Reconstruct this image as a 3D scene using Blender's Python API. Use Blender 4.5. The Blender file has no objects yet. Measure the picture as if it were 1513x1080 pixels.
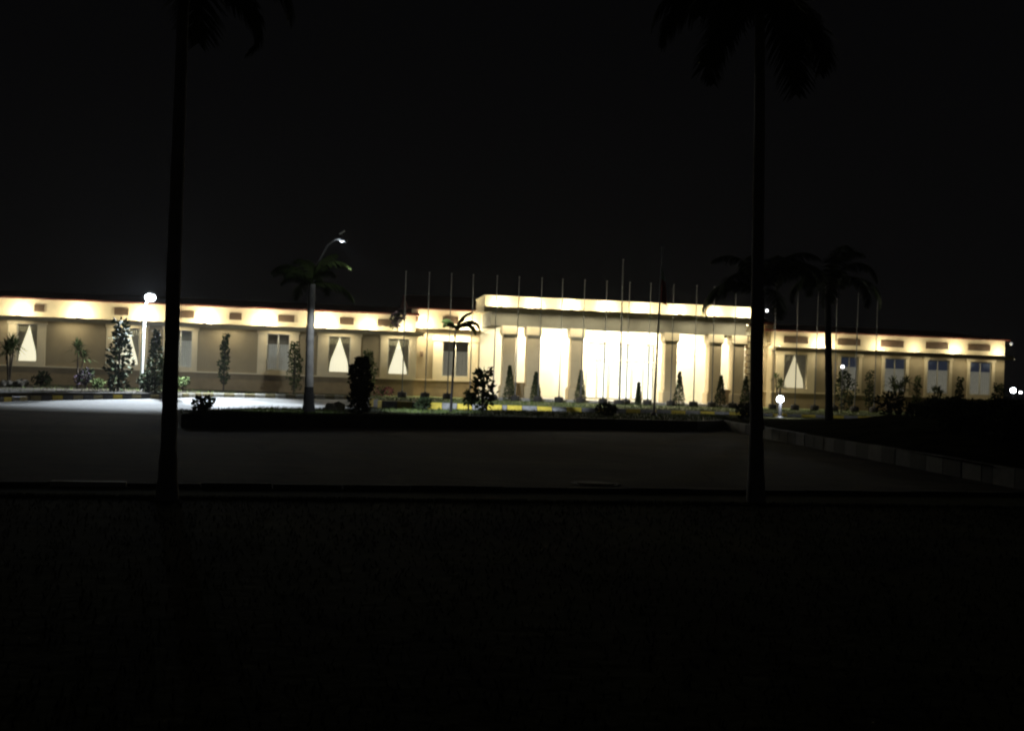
import bpy, math, random
from mathutils import Vector, Matrix
random.seed(7)
S = bpy.context.scene
COL = S.collection
R = math.radians

# ---------------------------------------------------------------- camera
W0, H0, F = 1513.0, 1080.0, 1622.0
CZ = 1.1
PITCH = math.atan(20.0 / F)
ROLL = R(2.0)
X0 = Vector((1, 0, 0))
FW = Vector((0, math.cos(PITCH), math.sin(PITCH)))
U0 = Vector((0, -math.sin(PITCH), math.cos(PITCH)))
RR = X0 * math.cos(ROLL) + U0 * math.sin(ROLL)
UU = -X0 * math.sin(ROLL) + U0 * math.cos(ROLL)
CP = Vector((0, 0, CZ))


def ray(px, py):
    return FW * F + RR * (px - W0 / 2) - UU * (py - H0 / 2)


def gp(px, py, z):
    """the point of the level z that the photograph shows at a pixel"""
    d = ray(px, py)
    t = (z - CZ) / d.z
    p = CP + d * t
    return Vector((p.x, p.y, z))


def at(px, py, Y):
    d = ray(px, py)
    return CP + d * (Y / d.y)


AY = R(8.5)
ORG = Vector((0, 66, 0))
UD = Vector((math.cos(AY), math.sin(AY), 0))
ND = Vector((math.sin(AY), -math.cos(AY), 0))


def fz(px, py, v=0.0):
    """(u, z) on the facade plane that stands v metres in front of the main wall"""
    d = ray(px, py)
    o = ORG + ND * v
    t = (o - CP).dot(ND) / d.dot(ND)
    p = CP + d * t - o
    return p.dot(UD), p.z


def fu(px, v=0.0, py=540):
    return fz(px, py, v)[0]


# ---------------------------------------------------------------- materials
def mat(name, col, rough=0.8, noise=0.0, scale=3.0, bump=0.0, metallic=0.0, col2=None, emit=None, strength=0.0, detail=6.0, spec=None):
    m = bpy.data.materials.new(name)
    m.use_nodes = True
    nt = m.node_tree
    b = nt.nodes['Principled BSDF']
    b.inputs['Roughness'].default_value = rough
    b.inputs['Metallic'].default_value = metallic
    if spec is not None:
        b.inputs['Specular IOR Level'].default_value = spec
    b.inputs['Base Color'].default_value = (*col, 1)
    if noise > 0 or col2 or bump > 0:
        tc = nt.nodes.new('ShaderNodeTexCoord')
        n = nt.nodes.new('ShaderNodeTexNoise')
        n.inputs['Scale'].default_value = scale
        n.inputs['Detail'].default_value = detail
        n.inputs['Roughness'].default_value = 0.65
        nt.links.new(tc.outputs['Object'], n.inputs['Vector'])
        r = nt.nodes.new('ShaderNodeValToRGB')
        r.color_ramp.elements[0].position = 0.32
        r.color_ramp.elements[1].position = 0.7
        c2 = col2 or tuple(min(1, c * (1 + noise)) for c in col)
        c1 = tuple(c * (1 - noise) for c in col)
        r.color_ramp.elements[0].color = (*c1, 1)
        r.color_ramp.elements[1].color = (*c2, 1)
        nt.links.new(n.outputs['Fac'], r.inputs['Fac'])
        nt.links.new(r.outputs['Color'], b.inputs['Base Color'])
        if bump > 0:
            n2 = nt.nodes.new('ShaderNodeTexNoise')
            n2.inputs['Scale'].default_value = scale * 12
            n2.inputs['Detail'].default_value = 4
            nt.links.new(tc.outputs['Object'], n2.inputs['Vector'])
            bp = nt.nodes.new('ShaderNodeBump')
            bp.inputs['Strength'].default_value = bump
            bp.inputs['Distance'].default_value = 0.02
            nt.links.new(n2.outputs['Fac'], bp.inputs['Height'])
            nt.links.new(bp.outputs['Normal'], b.inputs['Normal'])
    if emit:
        b.inputs['Emission Color'].default_value = (*emit, 1)
        b.inputs['Emission Strength'].default_value = strength
    return m


def glass_mat():
    m = bpy.data.materials.new('window_glass')
    m.use_nodes = True
    nt = m.node_tree
    nt.nodes.clear()
    o = nt.nodes.new('ShaderNodeOutputMaterial')
    mx = nt.nodes.new('ShaderNodeMixShader')
    fr = nt.nodes.new('ShaderNodeFresnel')
    fr.inputs['IOR'].default_value = 1.5
    t = nt.nodes.new('ShaderNodeBsdfTransparent')
    t.inputs['Color'].default_value = (0.86, 0.9, 0.92, 1)
    g = nt.nodes.new('ShaderNodeBsdfGlossy')
    g.inputs['Roughness'].default_value = 0.04
    nt.links.new(fr.outputs['Fac'], mx.inputs['Fac'])
    nt.links.new(t.outputs[0], mx.inputs[1])
    nt.links.new(g.outputs[0], mx.inputs[2])
    nt.links.new(mx.outputs[0], o.inputs['Surface'])
    return m


M = {}
M['wall'] = mat('tan_render', (0.31, 0.25, 0.15), 0.9, 0.12, 0.8, 0.25)
M['plinth'] = mat('brown_render', (0.29, 0.215, 0.115), 0.9, 0.18, 1.2, 0.3)
M['trim'] = mat('cream_trim', (0.66, 0.56, 0.37), 0.75, 0.06, 1.5, 0.1)
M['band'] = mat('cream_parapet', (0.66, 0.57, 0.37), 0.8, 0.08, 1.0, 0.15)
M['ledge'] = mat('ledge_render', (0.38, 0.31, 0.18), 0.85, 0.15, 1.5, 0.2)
M['roof'] = mat('red_tiles', (0.14, 0.03, 0.018), 0.75, 0.25, 4.0, 0.5)
M['vent'] = mat('brown_louvre', (0.13, 0.085, 0.05), 0.6, 0.15, 4)
M['drape'] = mat('drape_cloth', (0.40, 0.35, 0.23), 0.95, 0.15, 6, emit=(1, .88, .6), strength=.035)  # faint glow put into the cloth to lift its tone
M['greydrape'] = mat('grey_curtain', (0.50, 0.46, 0.38), 0.95, 0.12, 6, emit=(1, .93, .74), strength=.105)  # weak glow put into the cloth, standing for dim room light
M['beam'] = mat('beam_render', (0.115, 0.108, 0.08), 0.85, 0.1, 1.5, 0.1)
M['blue'] = mat('blue_grey_blind', (0.19, 0.21, 0.28), 0.7, 0.1, 3, emit=(.5, .6, .9), strength=.03)  # weak glow put into the blind as well
M['dark'] = mat('dim_room', (0.16, 0.14, 0.11), 0.95, emit=(1, .85, .6), strength=.02)  # faint glow added to lift the back of the recess
M['sheer'] = mat('lit_sheer_curtain', (0.8, 0.75, 0.6), 0.9, 0.05, 5, emit=(1.0, 0.91, 0.66), strength=.95)
M['sheerdim'] = mat('dim_sheer_curtain', (0.8, 0.75, 0.6), 0.9, 0.05, 5, emit=(1.0, 0.86, 0.56), strength=0.62)
M['lobby'] = mat('lit_lobby_curtain', (0.85, 0.82, 0.75), 0.9, emit=(1.0, 0.95, 0.78), strength=1.3)
M['glass'] = glass_mat()
M['column'] = mat('column_render', (0.47, 0.38, 0.235), 0.8, 0.08, 1.5, 0.12)
M['white'] = mat('white_plaster', (0.80, 0.76, 0.62), 0.8, 0.04, 1.5, 0.08)
M['frame'] = mat('pale_frame', (0.55, 0.52, 0.42), 0.5)
M['metal'] = mat('grey_steel', (0.16, 0.16, 0.155), 0.6, 0.1, 6, metallic=0.1)
M['darkmetal'] = mat('dark_steel', (0.05, 0.05, 0.055), 0.5, 0.15, 6, metallic=0.3)
M['whitepaint'] = mat('white_pole_paint', (0.72, 0.72, 0.7), 0.5, 0.06, 6)
M['pot'] = mat('dark_tub', (0.035, 0.03, 0.028), 0.8, 0.2, 9)
M['asphalt'] = mat('asphalt', (0.055, 0.049, 0.044), 0.95, 0.35, 0.35, 0.5, col2=(0.095, 0.082, 0.072), spec=.2)
def mottled_asphalt():
    m = bpy.data.materials.new('asphalt')
    m.use_nodes = True
    nt = m.node_tree
    b = nt.nodes['Principled BSDF']
    b.inputs['Roughness'].default_value = .95
    b.inputs['Specular IOR Level'].default_value = .08
    tc = nt.nodes.new('ShaderNodeTexCoord')
    def noise(scale, detail, rough, stretch=(1, 1, 1)):
        mp = nt.nodes.new('ShaderNodeMapping'); mp.inputs['Scale'].default_value = stretch
        n = nt.nodes.new('ShaderNodeTexNoise')
        n.inputs['Scale'].default_value = scale; n.inputs['Detail'].default_value = detail; n.inputs['Roughness'].default_value = rough
        nt.links.new(tc.outputs['Object'], mp.inputs['Vector']); nt.links.new(mp.outputs[0], n.inputs['Vector'])
        return n
    def ramp(n, p0, p1, c0, c1):
        r = nt.nodes.new('ShaderNodeValToRGB')
        r.color_ramp.elements[0].position = p0; r.color_ramp.elements[1].position = p1
        r.color_ramp.elements[0].color = (*c0, 1); r.color_ramp.elements[1].color = (*c1, 1)
        nt.links.new(n.outputs['Fac'], r.inputs['Fac'])
        return r
    def mul(a, c):
        x = nt.nodes.new('ShaderNodeMix'); x.data_type = 'RGBA'; x.blend_type = 'MULTIPLY'; x.inputs[0].default_value = 1
        nt.links.new(a.outputs[0], x.inputs[6]); nt.links.new(c.outputs[0], x.inputs[7])
        class O: outputs = [x.outputs[2]]
        return O
    base = ramp(noise(.22, 5, .6, (.7, 1, 1)), .4, .6, (.014, .011, .009), (.10, .083, .07))
    fine = ramp(noise(1.6, 8, .7), .3, .7, (.55, .55, .55), (1.25, 1.2, 1.15))
    streak = ramp(noise(.5, 4, .6, (.12, 1, 1)), .35, .65, (.5, .5, .5), (1.25, 1.22, 1.2))
    v = nt.nodes.new('ShaderNodeTexVoronoi'); v.feature = 'DISTANCE_TO_EDGE'; v.inputs['Scale'].default_value = .22
    dn = noise(.9, 4, .6)
    ad = nt.nodes.new('ShaderNodeVectorMath'); ad.operation = 'ADD'
    nt.links.new(tc.outputs['Object'], ad.inputs[0]); nt.links.new(dn.outputs['Color'], ad.inputs[1])
    nt.links.new(ad.outputs[0], v.inputs['Vector'])
    cr = nt.nodes.new('ShaderNodeValToRGB')
    cr.color_ramp.elements[0].position = .004; cr.color_ramp.elements[1].position = .012
    cr.color_ramp.elements[0].color = (.35, .35, .35, 1)
    nt.links.new(v.outputs['Distance'], cr.inputs['Fac'])
    c = mul(mul(mul(base, fine), streak), cr)
    nt.links.new(c.outputs[0], b.inputs['Base Color'])
    bp = nt.nodes.new('ShaderNodeBump'); bp.inputs['Strength'].default_value = .6; bp.inputs['Distance'].default_value = .02
    nn = noise(14, 4, .6)
    nt.links.new(nn.outputs['Fac'], bp.inputs['Height']); nt.links.new(bp.outputs[0], b.inputs['Normal'])
    return m


M['asphalt'] = mottled_asphalt()
M['concrete'] = mat('concrete', (0.28, 0.275, 0.265), 0.9, 0.15, 0.5, 0.3)
M['lamplit_road'] = mat('lamplit_road_pale', (0.17, 0.168, 0.16), 0.9, 0.3, 0.4, 0.3, col2=(0.27, 0.265, 0.255), spec=.2)  # lamplight on the road put into this paler tone
M['kerb'] = mat('kerb_concrete', (0.04, 0.037, 0.033), 0.9, 0.3, 2.0, 0.4)
M['kyellow'] = mat('yellow_paint', (0.62, 0.47, 0.05), 0.7, 0.22, 5)
M['kblack'] = mat('black_paint', (0.055, 0.055, 0.06), 0.7, 0.3, 5)
M['kgrey'] = mat('grey_kerb_paint', (0.24, 0.235, 0.23), 0.75, 0.25, 5)
M['kdull'] = mat('dull_yellow_kerb_paint', (0.33, 0.28, 0.14), 0.8, 0.25, 4)
M['kdim'] = mat('worn_kerb', (0.085, 0.08, 0.072), 0.85, 0.25, 4)
M['kwhite'] = mat('white_kerb_paint', (0.6, 0.58, 0.5), 0.7, 0.2, 5)
M['grass'] = mat('grass_ground', (0.07, 0.095, 0.02), 0.95, 0.45, 1.2, 0.6, col2=(0.12, 0.15, 0.035))
M['bladedark'] = mat('dark_grass_blades', (0.05, 0.056, 0.018), 1.0, 0.4, 1.0, col2=(0.1, 0.11, 0.035), spec=.04)
M['blade'] = mat('grass_blades', (0.08, 0.12, 0.03), 0.9, 0.4, 1.0, col2=(0.13, 0.17, 0.045), spec=.15)
M['darkearth'] = mat('dark_mound_earth', (0.02, 0.02, 0.011), 1.0, 0.4, 1.2, 0.6, col2=(0.045, 0.043, 0.022), spec=0)
M['lawn'] = mat('dark_lawn', (0.035, 0.037, 0.014), 1.0, 0.6, 0.5, 0.6, col2=(0.12, 0.125, 0.04), spec=.03)
M['soil'] = mat('dark_earth', (0.022, 0.018, 0.012), 0.95, 0.4, 2.0, 0.5, spec=.1)
M['rock'] = mat('pale_rock', (0.36, 0.32, 0.26), 0.9, 0.3, 3.0, 0.6)
M['leaf1'] = mat('leaf_dark', (0.022, 0.032, 0.012), 0.85, 0.3, 5, spec=.15)
M['leaf2'] = mat('leaf_mid', (0.045, 0.065, 0.02), 0.85, 0.3, 5, spec=.15)
M['leaf3'] = mat('leaf_pale', (0.10, 0.13, 0.045), 0.85, 0.3, 5, spec=.15)
M['leafp'] = mat('leaf_purple', (0.07, 0.05, 0.075), 0.85, 0.3, 5, spec=.15)
M['bloom'] = mat('pink_petals', (0.5, 0.12, 0.22), 0.7, 0.2, 5)
M['frond'] = mat('palm_frond', (0.05, 0.07, 0.016), 0.8, 0.35, 3, spec=.2)
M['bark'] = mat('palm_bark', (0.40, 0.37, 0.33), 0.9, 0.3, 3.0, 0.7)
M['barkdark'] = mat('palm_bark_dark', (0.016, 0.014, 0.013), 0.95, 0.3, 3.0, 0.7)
M['stem'] = mat('stem_bark', (0.06, 0.045, 0.03), 0.9, 0.3, 8)
M['flagred'] = mat('red_cloth', (0.35, 0.04, 0.03), 0.85, 0.1, 5)
M['flagpale'] = mat('pale_green_cloth', (0.5, 0.6, 0.5), 0.85, 0.05, 5)
M['cool'] = mat('cool_lamp_glow', (0.9, 0.9, 0.9), 0.5, emit=(0.86, 0.93, 1.0), strength=30)
M['cooldim'] = mat('cool_lamp_dim', (0.7, 0.7, 0.7), 0.5, emit=(0.75, 0.82, 1.0), strength=0.25)
M['coolmid'] = mat('cool_lamp_small', (0.9, 0.9, 0.9), 0.5, emit=(0.95, 0.97, 1.0), strength=6)
M['tube'] = mat('tube_glow', (0.9, 0.9, 0.8), 0.5, emit=(1.0, 0.86, 0.56), strength=1.5)
M['warm'] = mat('warm_lamp_glow', (0.9, 0.9, 0.8), 0.5, emit=(1.0, 0.88, 0.6), strength=8)


# ---------------------------------------------------------------- mesh builder
class MB:
    def __init__(s):
        s.v, s.f, s.mi, s.sm = [], [], [], []

    def face(s, pts, m=0, smooth=False):
        i = len(s.v)
        s.v += [tuple(p) for p in pts]
        s.f.append(tuple(range(i, i + len(pts))))
        s.mi.append(m)
        s.sm.append(smooth)

    def mesh(s, vs, fs, m=0, smooth=False):
        i = len(s.v)
        s.v += [tuple(p) for p in vs]
        for f in fs:
            s.f.append(tuple(k + i for k in f))
            s.mi.append(m)
            s.sm.append(smooth)

    def box(s, x0, x1, y0, y1, z0, z1, m=0, b=0.0):
        if b <= 0:
            vs = [(x0, y0, z0), (x1, y0, z0), (x1, y1, z0), (x0, y1, z0), (x0, y0, z1), (x1, y0, z1), (x1, y1, z1), (x0, y1, z1)]
            s.mesh(vs, [(0, 3, 2, 1), (4, 5, 6, 7), (0, 1, 5, 4), (1, 2, 6, 5), (2, 3, 7, 6), (3, 0, 4, 7)], m)
            return
        def ring(d, z):
            return [(x0 + d + c, y0 + d, z) if k == 0 else p for k, p in enumerate([])] or [
                (x0 + d + b, y0 + d, z), (x1 - d - b, y0 + d, z), (x1 - d, y0 + d + b, z), (x1 - d, y1 - d - b, z),
                (x1 - d - b, y1 - d, z), (x0 + d + b, y1 - d, z), (x0 + d, y1 - d - b, z), (x0 + d, y0 + d + b, z)]
        vs = ring(b * .6, z0) + ring(0, z0 + b) + ring(0, z1 - b) + ring(b * .6, z1)
        fs = [tuple(reversed(range(8)))]
        for k in range(3):
            for j in range(8):
                a = k * 8 + j; c = k * 8 + (j + 1) % 8
                fs.append((a, c, c + 8, a + 8))
        fs.append(tuple(range(24, 32)))
        s.mesh(vs, fs, m)

    def bv(s, u0, u1, v0, v1, z0, z1, m=0, b=0.0):      # building coordinates: v points to the road
        s.box(u0, u1, -v1, -v0, z0, z1, m, b)

    def tube(s, pts, rad, n=8, m=0, cap=True):
        pts = [Vector(p) for p in pts]
        if not isinstance(rad, (list, tuple)):
            rad = [rad] * len(pts)
        vs, fs = [], []
        for i, p in enumerate(pts):
            t = (pts[min(i + 1, len(pts) - 1)] - pts[max(i - 1, 0)]).normalized()
            a = Vector((1, 0, 0)) if abs(t.x) < 0.9 else Vector((0, 1, 0))
            e1 = t.cross(a).normalized(); e2 = t.cross(e1)
            for k in range(n):
                w = 2 * math.pi * k / n
                vs.append(p + (e1 * math.cos(w) + e2 * math.sin(w)) * rad[i])
        for i in range(len(pts) - 1):
            for k in range(n):
                a = i * n + k; b = i * n + (k + 1) % n
                fs.append((a, b, b + n, a + n))
        s.mesh(vs, fs, m, True)
        if cap:
            i = len(pts) - 1
            s.face([vs[k] for k in range(n)][::-1], m)
            s.face([vs[i * n + k] for k in range(n)], m)

    def lathe(s, prof, n=16, m=0, c=(0, 0, 0)):
        vs, fs = [], []
        for r_, z_ in prof:
            for k in range(n):
                w = 2 * math.pi * k / n
                vs.append((c[0] + r_ * math.cos(w), c[1] + r_ * math.sin(w), c[2] + z_))
        for i in range(len(prof) - 1):
            for k in range(n):
                a = i * n + k; b = i * n + (k + 1) % n
                fs.append((a, b, b + n, a + n))
        s.mesh(vs, fs, m, True)
        s.face([vs[k] for k in range(n)][::-1], m)
        s.face([vs[(len(prof) - 1) * n + k] for k in range(n)], m)

    def ball(s, c, r, m=0, n=12, sq=1.0):
        prof = [(r * math.sin(math.pi * k / n) + 1e-4, -r * sq * math.cos(math.pi * k / n)) for k in range(n + 1)]
        s.lathe(prof, n + 4, m, c)

    def build(s, name, mats, parent=None):
        me = bpy.data.meshes.new(name)
        me.from_pydata(s.v, [], s.f)
        for x in (mats if isinstance(mats, (list, tuple)) else [mats]):
            me.materials.append(M[x])
        me.polygons.foreach_set('material_index', s.mi)
        me.polygons.foreach_set('use_smooth', s.sm)
        me.update()
        o = bpy.data.objects.new(name, me)
        COL.objects.link(o)
        if parent:
            o.parent = parent
        return o


def thing(name, label, cat, loc=(0, 0, 0), rz=0.0, group=None):
    o = bpy.data.objects.new(name, None)
    o.empty_display_size = 0.3
    COL.objects.link(o)
    o.location = loc
    o.rotation_euler = (0, 0, rz)
    o['label'] = label
    o['category'] = cat
    if group:
        o['group'] = group
    return o


def tag(o, label, cat, group=None):
    o['label'] = label
    o['category'] = cat
    if group:
        o['group'] = group
    return o


def structure(o, kind='structure'):
    o['kind'] = kind
    return o


def copy_tree(o, parent=None):
    c = o.copy()
    COL.objects.link(c)
    if parent:
        c.parent = parent
    for ch in list(o.children):
        copy_tree(ch, c)
    return c


def light(kind, name, loc, energy, color, parent=None, radius=0.1, aim=None, size=None, blend=0.3):
    l = bpy.data.lights.new(name, kind)
    l.energy = energy
    l.color = color
    if kind in ('POINT', 'SPOT'):
        l.shadow_soft_size = radius
    if kind == 'SPOT':
        l.spot_size = size
        l.spot_blend = blend
    o = bpy.data.objects.new(name, l)
    COL.objects.link(o)
    o.location = loc
    if aim is not None:
        o.rotation_euler = Vector(aim).to_track_quat('-Z', 'Y').to_euler()
    if parent:
        o.parent = parent
    return o


# ---------------------------------------------------------------- ground, road, beds
def zroad(Y):
    return -0.5 if Y < 42 else min(-0.2, -0.5 + (Y - 42) * 0.3 / 16)


g = MB()
g.face([(-400, -60, -0.62), (400, -60, -0.62), (400, 900, -0.62), (-400, 900, -0.62)])
structure(g.build('ground', 'grass'))

g = MB()
ys = [12, 20, 30, 42, 46, 50, 54, 58, 62]
for a, b in zip(ys[:-1], ys[1:]):
    g.face([(-75, a, zroad(a)), (75, a, zroad(a)), (75, b, zroad(b)), (-75, b, zroad(b))])
structure(g.build('road', 'asphalt'))


g = MB()                                   # paler sheet over the far road, its lamplight put into the colour
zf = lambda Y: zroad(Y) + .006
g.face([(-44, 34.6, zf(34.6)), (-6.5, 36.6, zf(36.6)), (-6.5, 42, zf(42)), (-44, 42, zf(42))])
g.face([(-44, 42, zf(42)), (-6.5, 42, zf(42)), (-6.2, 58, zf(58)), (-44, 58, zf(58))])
structure(g.build('lamplit_road', 'lamplit_road'))


def bed(name, poly, ztop, zbot, top, side):
    """a raised bed: level top, kerbed sides"""
    m = MB()
    n = len(poly)
    area = sum(poly[i][0] * poly[(i + 1) % n][1] - poly[(i + 1) % n][0] * poly[i][1] for i in range(n))
    if area < 0:
        poly = poly[::-1]
    m.face([(p[0], p[1], ztop) for p in poly], 0)
    for i in range(n):
        a, b = poly[i], poly[(i + 1) % n]
        m.face([(a[0], a[1], zbot), (b[0], b[1], zbot), (b[0], b[1], ztop), (a[0], a[1], ztop)], 1)
    return structure(m.build(name, [top, side]))


def kerb_run(name, line, z0f, h, step, mats, w=0.16, gap=0.012, pick=None):
    """painted kerb stones set end to end along a line"""
    m = MB()
    k = 0
    line = [Vector((p[0], p[1], 0)) for p in line]
    total = 0.0
    carry = 0.0
    for a, b in zip(line[:-1], line[1:]):
        d = (b - a)
        L = d.length
        d = d / L
        nrm = Vector((d.y, -d.x, 0))
        t = 0.0
        while t < L - 1e-3:
            t1 = min(L, t + step)
            jit = random.uniform(-0.012, 0.012)
            p, q = a + d * (t + gap), a + d * (t1 - gap)
            z = z0f((p.y + q.y) / 2) if callable(z0f) else z0f
            c = 0.025
            o_ = nrm * jit
            prof = [(0, -0.06), (0, h - c), (c, h + jit * .5), (w, h + jit * .5), (w, -0.06)]
            vs = []
            for base in (p, q):
                for (in_, zz) in prof:
                    x = base + o_ - nrm * in_
                    vs.append((x.x, x.y, z + zz))
            fs = [(0, 5, 6, 1), (1, 6, 7, 2), (2, 7, 8, 3), (3, 8, 9, 4), (4, 3, 2, 1, 0), (5, 6, 7, 8, 9)]
            m.mesh(vs, fs, (pick(k, p) if pick else k % len(mats)))
            k += 1
            t = t1
    return structure(m.build(name, mats))


# foreground lawn, edged by a low kerb along the near side of the road
nk = [gp(-500, 722, -0.5), gp(50, 726, -0.5), gp(700, 732, -0.5), gp(1100, 736, -0.5), gp(1900, 741, -0.5)]
bed('lawn', [(p.x, p.y - 0.1) for p in nk] + [(30, -20), (-30, -20)], -0.42, -0.56, 'lawn', 'soil')
kerb_run('near_kerb', [(p.x, p.y + 0.08) for p in reversed(nk)], -0.5, 0.13, 0.9, ['kerb', 'kwhite'], 0.14, 0.008,
         pick=lambda k, p: 1 if -5.5 < p.x < -4.5 else 0)

# grassed island between the two roads
front = [gp(262, 622, -0.5), gp(300, 629, -0.5), gp(500, 631, -0.5), gp(700, 632, -0.5), gp(900, 634, -0.5), gp(1030, 637, -0.5), gp(1078, 634, -0.5)]
back = [gp(1085, 617, -0.15), gp(1050, 613, -0.15), gp(900, 610, -0.15), gp(750, 606, -0.15), gp(500, 603.5, -0.15), gp(380, 602.5, -0.15), gp(300, 605, -0.15), gp(268, 612, -0.15)]
ISL = [(p.x, p.y) for p in front + back]
bed('island_bed', ISL, -0.15, -0.55, 'grass', 'kerb')

# garden along the left wing, and the long bed before the porch
lk = [gp(-160, 595, -0.42), gp(45, 590, -0.40), gp(240, 588, -0.32), gp(300, 586, -0.27), gp(520, 590, -0.22)]
lk2 = [(p.x, p.y) for p in lk]
bed('left_garden_bed', [(x, y + 0.1) for x, y in lk2] + [(lk2[-1][0] + 0.5, 72), (-62, 68)], -0.12, -0.6, 'soil', 'soil')
kerb_run('left_kerb', lk2[:3], zroad, 0.2, 0.5, ['kdull', 'kblack', 'kyellow'], 0.16,
         pick=lambda k, p: 1 if k % 2 else (2 if k % 6 == 0 or k > 42 else 0))  # most stones away from the lamp dulled: weaker light put into the colour
kerb_run('wing_kerb', lk2[2:], zroad, 0.2, 0.5, ['kwhite', 'kdull'], 0.16)
ck = [gp(528, 592, -0.28), gp(540, 599, -0.35), gp(564, 602.5, -0.36), gp(749, 609, -0.36), gp(970, 615.5, -0.34), gp(1100, 619, -0.32), gp(1320, 626, -0.32), gp(1700, 640, -0.32)]
ck2 = [(p.x, p.y) for p in ck]
bed('porch_garden_bed', [(x, y + 0.1) for x, y in ck2] + [(50, 80), (lk2[-1][0] + 0.9, 72)], -0.1, -0.6, 'grass', 'soil')
kerb_run('porch_kerb', ck2, zroad, 0.33, 0.66, ['kyellow', 'kgrey'], 0.16)

# right-hand verge with its kerb running towards the camera
vk = [(9.2, 50.5), (8.2, 49.5), (7.9, 43.5), (7.95, 38), (8.3, 30), (8.8, 20), (9.0, 16.2)]
bed('verge', [(x + 0.1, y) for x, y in vk] + [(60, 18), (60, 50.5)], -0.15, -0.6, 'darkearth', 'soil')
kerb_run('verge_kerb', vk, -0.5, 0.35, 0.8, ['kerb', 'kdim'], 0.16)
# earth mound on the verge
m = MB()
nx, ny = 40, 30
vs = []
for j in range(ny + 1):
    for i in range(nx + 1):
        x = 8.6 + i * 36 / nx
        y = 20 + j * 24 / ny
        e = min(1, (x - 8.6) / 5) * min(1, (44 - y) / 9) * min(1, (y - 20) / 4)
        e = max(0, e) ** 0.8
        z = -0.17 + e * (0.62 + 0.12 * math.sin(x * 1.3) * math.cos(y * .9) + random.uniform(-.03, .03))
        vs.append((x, y, z))
fs = [(j * (nx + 1) + i, j * (nx + 1) + i + 1, (j + 1) * (nx + 1) + i + 1, (j + 1) * (nx + 1) + i) for j in range(ny) for i in range(nx)]
m.mesh(vs, fs, 0, True)
structure(m.build('earth_mound', 'darkearth'))


def inside(x, y, poly):
    c = False
    j = len(poly) - 1
    for i in range(len(poly)):
        if (poly[i][1] > y) != (poly[j][1] > y) and x < (poly[j][0] - poly[i][0]) * (y - poly[i][1]) / (poly[j][1] - poly[i][1]) + poly[i][0]:
            c = not c
        j = i
    return c


# short grass: nobody could count it
gr = MB()


def blade(x, y, z, h, w, mi=0):
    a = random.uniform(0, 2 * math.pi)
    dx, dy = math.cos(a) * w, math.sin(a) * w
    lx, ly = random.uniform(-.5, .5) * h, random.uniform(-.5, .5) * h
    gr.face([(x - dx, y - dy, z), (x + dx, y + dy, z), (x + lx, y + ly, z + h)], mi)


xs = [p[0] for p in ISL]; yy = [p[1] for p in ISL]
for k in range(26000):
    x = random.uniform(min(xs), max(xs)); y = random.uniform(min(yy), max(yy))
    if inside(x, y, ISL):
        cl = 0.5 + 0.5 * math.sin(x * 2.1 + math.sin(y * 1.7) * 2)
        blade(x, y, -0.155, random.uniform(.04, .1) + .06 * cl * random.random(), .012)
for k in range(22000):
    y = 15.2 - 12.5 * random.random() ** 2.2
    x = random.uniform(-.55 * y - 1, .55 * y + 1)
    blade(x, min(y, 13.6 + .21 * x), -0.425, random.uniform(.02, .06), .008, 1)
pb = [(x, y + 0.3) for x, y in ck2]
for k in range(14000):
    x = random.uniform(-9, 30); y = random.uniform(49, 62)
    v_ = (Vector((x, y, 0)) - ORG).dot(ND)
    if v_ > 5.8 and inside(x, y, pb + [(50, 80), (-9, 72)]):
        blade(x, y, -0.105, random.uniform(.05, .12), .014)
for k in range(3000):
    x = random.uniform(-32, -8); y = random.uniform(44, 62)
    if inside(x, y, [(a, b + .35) for a, b in lk2] + [(lk2[-1][0], 72), (-62, 68)]):
        blade(x, y, -0.125, random.uniform(.05, .14), .014)
structure(gr.build('grass', ['blade', 'bladedark']), 'stuff')

# ---------------------------------------------------------------- the building
B = thing('long_building', 'long low tan building with glowing cream parapet and a bright columned porch', 'building', ORG, AY)
VW = 0.8                                   # the wings stand this far in front of the linking wall
uL0 = fu(-260, VW); uL1 = fu(612, VW)      # left wing
uC1 = fu(742, 0)
uR0 = fu(1140, VW); uR1 = fu(1484, VW)     # right wing
SILL, HEAD = 1.12, 3.22
ZL, ZR = 3.62, 4.62                        # ledge top, roof eave


def wall_with_openings(u0, u1, v, z0, z1, opens, t=0.25):
    m = MB()
    opens = sorted(opens)
    m.bv(u0, u1, v - t, v, z0, SILL)
    m.bv(u0, u1, v - t, v, HEAD, z1)
    cur = u0
    for a, b in opens:
        m.bv(cur, a, v - t, v, SILL, HEAD)
        cur = b
    m.bv(cur, u1, v - t, v, SILL, HEAD)
    return m.build('wall', 'wall', B)


def folds(m, pl, pr, v, z0, z1, n=26, amp=0.03, mi=0, waves=9):
    """a curtain between two edge curves pl(t), pr(t); t runs from foot to head"""
    nz = 10
    vs = []
    for j in range(nz + 1):
        t = j / nz
        a, b = pl(t), pr(t)
        for i in range(n + 1):
            s = i / n
            vs.append((a + (b - a) * s, -v + amp * math.sin(s * waves * 2 * math.pi), z0 + (z1 - z0) * t))
    fs = [(j * (n + 1) + i, j * (n + 1) + i + 1, (j + 1) * (n + 1) + i + 1, (j + 1) * (n + 1) + i) for j in range(nz) for i in range(n)]
    m.mesh(vs, fs, mi, True)


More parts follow.
